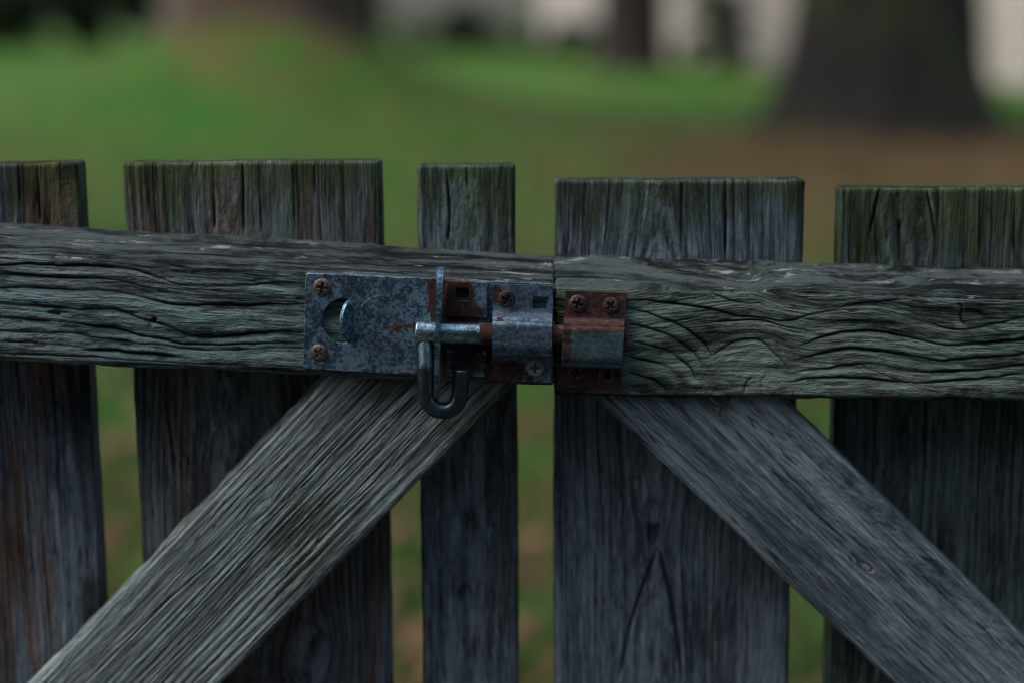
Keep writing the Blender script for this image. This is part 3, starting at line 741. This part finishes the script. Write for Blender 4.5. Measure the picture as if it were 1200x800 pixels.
# screws: pan heads with a cross recess
def screw(px, py, lf, Rp, mat, parent, rot, label=None, tilt=(0, 0)):
    R = Rp*.0005; c = P(px, py, lift(lf)); V = []; Fc = []; nr_, na = 16, 64
    hgt = .0017
    for i in range(nr_+1):
        r = R*i/nr_
        for k in range(na):
            th = 2*math.pi*k/na; x, z = r*math.cos(th), r*math.sin(th)
            xr, zr = x*math.cos(rot)-z*math.sin(rot), x*math.sin(rot)+z*math.cos(rot)
            u = r/R; h = hgt*(math.sqrt(max(0, 1-(u*.93)**2)) - .30) if u > 0 else hgt*.70
            if u >= .999: h = 0
            aw = .15*R; al = .60*R
            arm = max(min(1, max(0, (aw-abs(xr))/(.05*R)+.3)) * (abs(zr) < al), min(1, max(0, (aw-abs(zr))/(.05*R)+.3)) * (abs(xr) < al))
            h -= .0022*arm*(1-.55*u)
            h += .00008*vn(x*3000, z*3000, px, 2)
            V.append(c + np.array([x, -h + tilt[0]*x + tilt[1]*z, z]))
    for i in range(nr_):
        for k in range(na): Fc.append((i*na+k, i*na+(k+1) % na, (i+1)*na+(k+1) % na, (i+1)*na+k))
    s = len(V)
    for k in range(na):
        th = 2*math.pi*k/na; V.append(c + np.array([R*math.cos(th), .0012, R*math.sin(th)]))
    Fc += [(nr_*na+k, nr_*na+(k+1) % na, s+(k+1) % na, s+k) for k in range(na)]
    o = mk('screw', V, Fc, mat, parent, label=label)
    bm = bmesh.new(); bm.from_mesh(o.data); bmesh.ops.remove_doubles(bm, verts=bm.verts, dist=1e-7); bmesh.ops.recalc_face_normals(bm, faces=bm.faces)
    bm.to_mesh(o.data); bm.free(); return autosm(o, 38)
screw(377.5, 337, 2.6, 10.5, m_screw_b, padbolt, .2, 'brownish cross-head screw in the upper left corner of the plate')
screw(374, 413, 2.6, 10, m_screw_b, padbolt, .6, 'brownish cross-head screw in the lower left corner of the plate')
screw(594, 351, 4.8, 10.5, m_screw_r, padbolt, .5, 'heavily rusted screw at the top of the bridge', tilt=(.08, -.1))
screw(627, 430.5, 4.8, 10, m_screw_p, padbolt, .05, 'pale clean screw at the foot of the bridge')

# ---- keeper on the right gate
keeper = thing('bolt_keeper', P(697, 398, YL), 'rusty red keeper with grey raised middle, screwed to the right gate rail', 'keeper')
sec_k = [(341, 2.6), (372, 2.6), (376, 4), (381, 16.0), (385, 18.4), (418, 18.4), (424, 17.0), (426, 12), (426, 3.2), (429, 2.6), (453, 2.6)]
hat(663, 734, sec_k, .0020, m_keeptop, keeper, 'bracket', skew=-.06)
screw(677.5, 356, 3.0, 10.5, m_screw_r, keeper, .35)
screw(716, 358, 3.0, 9.5, m_screw_r, keeper, .75)
screw(711, 439, 3.0, 9.5, m_screw_r, keeper, .5)
screw(675, 437, 3.0, 9, m_screw_r, keeper, .2)

# dry root wisp hanging from the underside of the right rail
m_root = NT('root_fibre'); m_root.b.inputs['Base Color'].default_value = (.05, .04, .03, 1); m_root.b.inputs['Roughness'].default_value = .9
m_root.lk(m_root.mix(m_root.noise(m_root.pos(), 400), (.02, .016, .012), (.09, .075, .055)), m_root.b.inputs['Base Color'])
def wisp(pts, r): return tube([P(x, y, -.001-.0005*i) for i, (x, y) in enumerate(smooth_poly(pts, 4))][0:], np.linspace(r, r*.4, (len(pts)-1)*4+1), 8)
ww = mk('dry_root', *join(tube([P(a, b, YB-.0025) for a, b in smooth_poly([(858, 463), (851, 469), (845, 478), (843, 487)], 4)], np.linspace(.0011, .0005, 13), 8),
                        tube([P(a, b, YB-.003) for a, b in smooth_poly([(826, 465), (836, 473), (846, 476), (856, 470)], 4)], np.linspace(.0007, .0004, 13), 8)), m_root.m)
ww['label'] = 'dry brown root wisp caught under the right gate rail'; ww['category'] = 'root'

# ================================================================== THE GARDEN BEHIND
TL = P(290, 45, 16.0); TRt = P(1041, 162, 16.0)       # the two big trunks
def gz(x, y):
    x = np.asarray(x, float); y = np.asarray(y, float)
    z = .45*sstep(28, 42, y) - .012*np.clip(y-60, 0, 300)
    z = z + 1.10*np.exp(-(((x-TL[0])/2.1)**2 + ((y-16.3)/3.2)**2)) - .04*np.exp(-(((x-TRt[0])/2.6)**2+((y-15)/2.8)**2))
    z = z + .045*fbm(x*.35, y*.35, 0, 3, 3)
    return z
def gridlines(a, b, d0, grow, c=0.):
    out = [c]; s = d0
    while out[-1] < b: out.append(out[-1]+s); s *= grow
    out2 = [c]; s = d0
    while out2[-1] > a: out2.append(out2[-1]-s); s *= grow
    return np.array(sorted(set(out+out2)))
gx = gridlines(-400, 400, .12, 1.035); gy = gridlines(-60, 700, .12, 1.025, 2.)
GX, GY = np.meshgrid(gx, gy, indexing='ij'); GZ = gz(GX, GY); nx_, ny_ = len(gx), len(gy)
ii = np.arange(nx_-1)[:, None]; jj = np.arange(ny_-1)[None, :]
FG = np.stack([ii*ny_+jj, (ii+1)*ny_+jj, (ii+1)*ny_+jj+1, ii*ny_+jj+1], -1).reshape(-1, 4)
g = NT('lawn'); p = g.pos(); s3 = g.sep(p)
n1 = g.noise(p, .55, 4, .6); n2 = g.noise(g.scale(p, (1, .6, 1)), 2.2, 4, .6); n3 = g.noise(p, 30, 3)
c = g.mix(g.ss(n1, .35, .65), (.042, .180, .020), (.095, .175, .034))
c = g.mix(g.math('MULTIPLY', g.ss(n2, .50, .66), .5), c, (.20, .185, .055))
c = g.mix(g.ss(n3, .3, .8, 0, .5), c, (.025, .055, .015))
# leaf litter: scattered bands near the gate, a broad skirt under the right-hand tree, bare earth round the left one
dx = g.math('MULTIPLY', g.math('SUBTRACT', s3[0], float(TRt[0])-.5), .85); dy = g.math('MULTIPLY', g.math('SUBTRACT', s3[1], 10.2), .40)
dd = g.math('SQRT', g.math('ADD', g.math('MULTIPLY', dx, dx), g.math('MULTIPLY', dy, dy)))
lit = g.math('ADD', g.ss(dd, 1.0, 4.2, .46, -.18), n2)
near = g.math('MULTIPLY_ADD', g.ss(s3[1], 4.5, 9.5, .15, .02), 1.0, g.noise(p, 1.3, 3))
lit = g.math('MAXIMUM', g.ss(lit, .52, .96), g.ss(near, .60, .72, 0, .8))
ex_ = g.math('SUBTRACT', s3[0], float(TL[0])+.9); ey_ = g.math('SUBTRACT', s3[1], 16.)
de = g.math('SQRT', g.math('ADD', g.math('MULTIPLY', ex_, ex_), g.math('MULTIPLY', ey_, ey_)))
lit = g.math('MAXIMUM', lit, g.math('MULTIPLY', g.ss(de, 1.1, 2.6, .9, 0), g.ss(n2, .38, .58)))
c = g.mix(g.math('MULTIPLY', lit, .78), c, g.mix(g.noise(p, 9, 3), (.080, .038, .022), (.19, .090, .050)))
c = g.mix(g.ss(s3[1], .1, .7, 1, 0), c, g.mix(g.noise(p, 40, 4), (.030, .028, .026), (.085, .080, .075)))   # unseen ground darkened on this side of the gate to cut green bounce
g.lk(c, g.b.inputs['Base Color']); g.b.inputs['Roughness'].default_value = .95; g.b.inputs['Specular IOR Level'].default_value = .1
g.lk(g.bump(g.noise(p, 45, 4), .6, .03), g.b.inputs['Normal'])
mk('ground', np.stack([GX, GY, GZ], -1).reshape(-1, 3), FG, g.m, kind='structure')

# grass blades and fallen leaves on the nearer lawn
def cards(n, gen):
    V = np.zeros((n*4, 3)); 
    for i in range(n):
        V[i*4:i*4+4] = gen(i)
    return V, np.arange(n*4).reshape(n, 4)
rs = np.random.RandomState(5)
def blades(n):
    y = 1.3 + 13*rs.rand(n)**1.5; x = (rs.rand(n)-.5)*(y+1.5)*.95; z = gz(x, y)
    h = .035+.05*rs.rand(n); a = rs.rand(n)*6.28; wd = .003+.003*rs.rand(n); lean = .03*(rs.rand(n, 2)-.5)
    V = np.zeros((n, 3, 3)); dx, dy = np.cos(a)*wd, np.sin(a)*wd
    V[:, 0] = np.stack([x-dx, y-dy, z-.005], 1); V[:, 1] = np.stack([x+dx, y+dy, z-.005], 1); V[:, 2] = np.stack([x+lean[:, 0], y+lean[:, 1], z+h], 1)
    return V.reshape(-1, 3), np.arange(n*3).reshape(n, 3)
gm = NT('grass_blade'); gm.lk(gm.mix(gm.noise(gm.pos(), 1.2, 4), (.050, .125, .026), (.115, .150, .048)), gm.b.inputs['Base Color']); gm.b.inputs['Roughness'].default_value = .7
V_, F_ = blades(60000); gr_o = mk('grass', V_, F_, gm.m, smooth=False, kind='stuff'); gr_o['label'] = 'short green lawn grass beyond the gate'; gr_o['category'] = 'grass'
def leaves(n):
    y = 1.5 + 17*rs.rand(n)**1.2; x = (rs.rand(n)-.5)*(y+1.5)*.95
    k = rs.rand(n) < .45; x = np.where(k, TRt[0]+2.2*rs.randn(n), x); y = np.where(k, 13+2.6*rs.randn(n), y)
    y = np.clip(y, 1.3, 30); z = gz(x, y)+.025+.02*rs.rand(n)
    a = rs.rand(n)*6.28; s = .022+.03*rs.rand(n); u = np.stack([np.cos(a)*s, np.sin(a)*s, (rs.rand(n)-.5)*s], 1); v = np.stack([-np.sin(a)*s*.6, np.cos(a)*s*.6, (rs.rand(n)-.5)*s], 1)
    c = np.stack([x, y, z], 1); V = np.stack([c-u, c-v*1., c+u, c+v], 1); return V.reshape(-1, 3), np.arange(n*4).reshape(n, 4)
lm = NT('fallen_leaf'); lm.lk(lm.mix(lm.noise(lm.pos(), 14, 2), (.070, .026, .014), (.22, .105, .045)), lm.b.inputs['Base Color']); lm.b.inputs['Roughness'].default_value = .7
V_, F_ = leaves(9000); lo = mk('fallen_leaves', V_, F_, lm.m, smooth=False, kind='stuff'); lo['label'] = 'brown fallen leaves scattered over the lawn'; lo['category'] = 'leaves'

# bark and trees
def bark(name, dark, light, green, gamt):
    b = NT(name); p = b.pos()
    n = b.noise(b.scale(p, (9, 9, 2.2)), 1, 6, .65, .3); n2 = b.noise(p, 1.1, 3)
    c = b.mix(b.ss(n, .35, .7), dark, light); c = b.mix(b.math('MULTIPLY', b.ss(n2, .42, .62), gamt), c, green)
    b.lk(c, b.b.inputs['Base Color']); b.b.inputs['Roughness'].default_value = .95
    b.lk(b.bump(n, 1.0, .12), b.b.inputs['Normal']); return b.m
bk_dark = bark('bark_dark', (.008, .007, .006), (.040, .031, .025), (.040, .044, .015), .9)
bk_brown = bark('bark_brown', (.060, .036, .025), (.20, .120, .082), (.06, .07, .03), .2)
leafm = {}
def leaf_mat(name, a, b_):
    l = NT(name); l.lk(l.mix(l.noise(l.pos(), .9, 4), a, b_), l.b.inputs['Base Color']); l.b.inputs['Roughness'].default_value = .6; return l.m
lf_dark = leaf_mat('foliage_dark', (.018, .034, .014), (.055, .085, .030)); lf_mid = leaf_mat('foliage_teal', (.020, .050, .036), (.045, .095, .060))
def leafcloud(cs, n, size, rs_):
    """cs: clump centres + radii"""
    cs = np.array(cs); k = rs_.randint(0, len(cs), n); d = rs_.randn(n, 3); d /= np.linalg.norm(d, axis=1)[:, None]
    c = cs[k, :3] + d*(cs[k, 3:4]*(rs_.rand(n, 1)**.45))*np.array([1, 1, .75])
    u = rs_.randn(n, 3); u /= np.linalg.norm(u, axis=1)[:, None]; t = rs_.randn(n, 3); v = np.cross(u, t); v /= np.linalg.norm(v, axis=1)[:, None]
    s = size*(.6+.8*rs_.rand(n, 1)); V = np.stack([c-u*s, c-v*s*.55, c+u*s, c+v*s*.55], 1)
    return V.reshape(-1, 3), np.arange(n*4).reshape(n, 4)
def trunk_mesh(x, y, z, R, H, flare, seed, seg=48, lean=(0, 0)):
    V = []; rows = 40; nb = 7
    for i in range(rows+1):
        u = i/rows; h = H*u**1.5; t_ = h/H
        for k in range(seg):
            a = 2*math.pi*k/seg
            f = 1 + flare*math.exp(-h/(.75*R))*(.75+.5*abs(math.sin(a*2.5+seed)))
            r = R*(1-.45*t_)*f*(1+.07*float(fbm(math.cos(a)*3+9, math.sin(a)*3+9, h*.8, seed, 3)) + .03*math.sin(a*11+2*math.sin(h*1.3)))
            V.append((x+r*math.cos(a)+lean[0]*h, y+r*math.sin(a)+lean[1]*h, z-.15+h))
    Fc = [(i*seg+k, i*seg+(k+1) % seg, (i+1)*seg+(k+1) % seg, (i+1)*seg+k) for i in range(rows) for k in range(seg)]
    Fc.append(tuple(range(rows*seg, rows*seg+seg))); return V, Fc
def tree(px_loc, R, H, flare, seed, bmat, lmat, label, crownR, nleaf=7000, lean=(0, 0)):
    x, y = px_loc; z = float(gz(x, y)); rr_ = np.random.RandomState(seed)
    t = thing('tree', (x, y, z), label, 'tree', None)
    limbs = []; cl = []
    for i in range(9):
        h = H*(.72+.28*i/9); a = i*2.4+seed; L = crownR*(.6+.4*rr_.rand()); b0 = np.array([x+lean[0]*h, y+lean[1]*h, z+h-.2]); b1 = b0+np.array([math.cos(a)*L, math.sin(a)*L, L*.35])
        mid = (b0+b1)/2+np.array([0, 0, .4]); path = smooth_poly([b0, mid, b1], 5); limbs.append(tube(path, np.linspace(R*.33, R*.07, len(path)), 10))
        for q in (.45, .7, 1.0):
            c = b0+(b1-b0)*q; cl.append((*c, crownR*.28)); cl.append((*(c+rr_.randn(3)*crownR*.18), crownR*.2))
    mk('trunk', *join(trunk_mesh(x, y, z, R, H, flare, seed, lean=lean), *limbs), bmat, t)
    mk('crown', *leafcloud(cl, nleaf, .17, rr_), lmat, t, smooth=False)
    return t
tree((TRt[0]-.05, 16.1), .90, 13, .40, 3, bk_dark, lf_dark, 'thick dark-barked tree trunk on the right, in front of the pale house', 4.5)
tree((TL[0], 16.9), .71, 13, .55, 4, bk_brown, lf_dark, 'broad brown tree trunk on the grassy mound at the upper left', 4.5)
t3 = P(740, 50, 33.); tree((t3[0], 33.), .66, 13, .25, 6, bark('bark_red', (.020, .014, .013), (.060, .042, .038), (.03, .03, .02), .2), lf_dark, 'slimmer far dark trunk in front of the middle of the pale house', 4, 5000)

# shrubs along the far edge of the lawn
def shrub(px, y, wd, ht, seed, mat, label, n=2600, size=.09, group=None):
    x = P(px, 60, y)[0]; z = float(gz(x, y)); r2 = np.random.RandomState(seed)
    cl = [(x+(r2.rand()-.5)*wd, y+(r2.rand()-.5)*wd*.6, z+ht*(.1+.75*r2.rand()), .22*min(wd, ht)*(.8+.6*r2.rand())) for _ in range(16)]
    t = thing('shrub', (x, y, z), label, 'shrub', group)
    mk('foliage', *leafcloud(cl, n, size, r2), mat, t, smooth=False)
    st = [tube([(x, y, z-.1), (x+(r2.rand()-.5)*wd*.3, y, z+ht*.4), (x+(r2.rand()-.5)*wd*.6, y+(r2.rand()-.5)*.4, z+ht*.8)], [.05, .035, .015], 6) for _ in range(5)]
    mk('stem', *join(*st), bk_dark, t)
shrub(48, 40., 4.8, 3.2, 21, lf_dark, 'tall dark evergreen shrub at the far left edge of the lawn', 9000, .12)
shrub(128, 41., 2.0, 2.2, 22, lf_dark, 'dark shrub between the left edge shrub and the mound tree', 5000, .1)
shrub(412, 37., 1.1, 1.9, 23, lf_dark, 'dark shrub just right of the mound tree', 5000, .1)
shrub(490, 38., 1.9, .48, 24, lf_mid, 'low blue-green shrub under the leftmost bright gap of sky', 5000, .1)
shrub(548, 38.5, .9, 1.3, 25, lf_dark, 'rounded dark shrub between the two bright gaps of sky', 4500, .1)
shrub(610, 38., 1.8, .48, 26, lf_mid, 'low blue-green shrub beside the left end of the pale house', 4500, .1)
shrub(665, 37., 1.6, .75, 27, lf_mid, 'knee-high shrub against the house wall left of the far trunk', 3500, .08)
shrub(838, 32., 1.0, 1.7, 28, lf_dark, 'upright dark shrub against the pale wall between the two trunks', 4500, .08)

# pale house standing at an angle across the far right of the garden
wl = NT('pale_render'); pp = wl.pos()
wl.lk(wl.mix(wl.noise(pp, 1.2, 5), (.46, .40, .36), (.58, .52, .47)), wl.b.inputs['Base Color']); wl.b.inputs['Roughness'].default_value = .9
wl.lk(wl.bump(wl.noise(pp, 60, 3), .3, .01), wl.b.inputs['Normal'])
rf = NT('roof_tile'); rf.lk(rf.mix(rf.noise(rf.pos(), 5, 4), (.06, .035, .03), (.14, .08, .06)), rf.b.inputs['Base Color']); rf.b.inputs['Roughness'].default_value = .8
gls = NT('window_glass'); gls.b.inputs['Base Color'].default_value = (.03, .035, .04, 1); gls.b.inputs['Roughness'].default_value = .08
frm = NT('window_frame_paint'); frm.lk(frm.mix(frm.noise(frm.pos(), 8), (.6, .6, .58), (.75, .75, .73)), frm.b.inputs['Base Color']); frm.b.inputs['Roughness'].default_value = .5
hA = np.array([P(632, 50, 40.)[0], 40.]); hB = np.array([P(1200, 60, 27.5)[0], 27.5]); hd = (hB-hA)/np.linalg.norm(hB-hA); hn = np.array([hd[1], -hd[0]]); hn = hn if hn[1] < 0 else -hn
hL = 22.0; house = thing('house', (*hA, float(gz(*hA))), 'long pale rendered house far behind the big dark trunk', 'house'); hb = -.5; hh = 5.6
def hp(s, d, z): q = hA + hd*s - hn*d; return (q[0], q[1], z)
def hbox(s0, s1, d0, d1, z0, z1):
    V = [hp(s, d, z) for s in (s0, s1) for d in (d0, d1) for z in (z0, z1)]
    return V, [(0, 1, 3, 2), (4, 6, 7, 5), (0, 4, 5, 1), (2, 3, 7, 6), (0, 2, 6, 4), (1, 5, 7, 3)]
wins = [(k, k+1.3) for k in (9.0, 12.6, 16.4, 19.2)]
# the front wall is built round its window openings
segs = []; cur = 0
for a, b in wins:
    segs.append(hbox(cur, a, 0, .3, hb, hh)); segs.append(hbox(a, b, 0, .3, hb, 1.9)); segs.append(hbox(a, b, 0, .3, 3.3, hh)); cur = b
segs.append(hbox(cur, hL, 0, .3, hb, hh)); segs += [hbox(0, .3, .3, 7, hb, hh), hbox(hL-.3, hL, .3, 7, hb, hh), hbox(.3, hL-.3, 6.7, 7, hb, hh)]
fixn(mk('wall', *join(*segs), wl.m, house, smooth=False))
rv = [hp(-.4, -.4, hh), hp(hL+.4, -.4, hh), hp(hL+.4, 7.4, hh), hp(-.4, 7.4, hh), hp(-.4, 3.5, hh+2.4), hp(hL+.4, 3.5, hh+2.4)]
fixn(mk('roof', rv, [(0, 1, 5, 4), (2, 3, 4, 5), (0, 4, 3), (1, 2, 5), (0, 3, 2, 1)], rf.m, house, smooth=False))
for a, b in wins:
    fr_ = [hbox(a, a+.08, .1, .18, 1.9, 3.3), hbox(b-.08, b, .1, .18, 1.9, 3.3), hbox(a+.08, b-.08, .1, .18, 1.9, 1.98), hbox(a+.08, b-.08, .1, .18, 3.22, 3.3), hbox((a+b)/2-.03, (a+b)/2+.03, .1, .18, 1.98, 3.22)]
    wo = fixn(mk('window', *join(*fr_), frm.m, house, smooth=False)); fixn(mk('pane', *hbox(a+.08, b-.08, .145, .15, 1.98, 3.22), gls.m, wo, smooth=False))
fixn(mk('plinth', *hbox(-.03, hL+.03, -.06, 0, hb, .42), rf.m, house, smooth=False)) if False else None

# tall foliage screen added behind the camera, out of view, to block low sky
hr = np.random.RandomState(77)
blocker_hedge = thing('blocker_hedge', (0, -5.2, 0), 'tall dark foliage screen, added unseen behind the camera to block low sky light', 'blocker_hedge')
hc = [(x_, -5.2+.3*hr.randn(), z_, .75) for x_ in np.arange(-9, 9.1, .8) for z_ in (.4, 1.2, 2.0, 2.8, 3.6, 4.4)]
mk('foliage', *leafcloud(hc, 36000, .10, hr), lf_dark, blocker_hedge, smooth=False)
mk('stem', *join(*[tube([(x_, -5.2, -.1), (x_+.1, -5.25, 2.), (x_, -5.2, 3.4)], [.06, .04, .02], 6) for x_ in np.arange(-9, 9.1, .9)]), bk_dark, blocker_hedge)
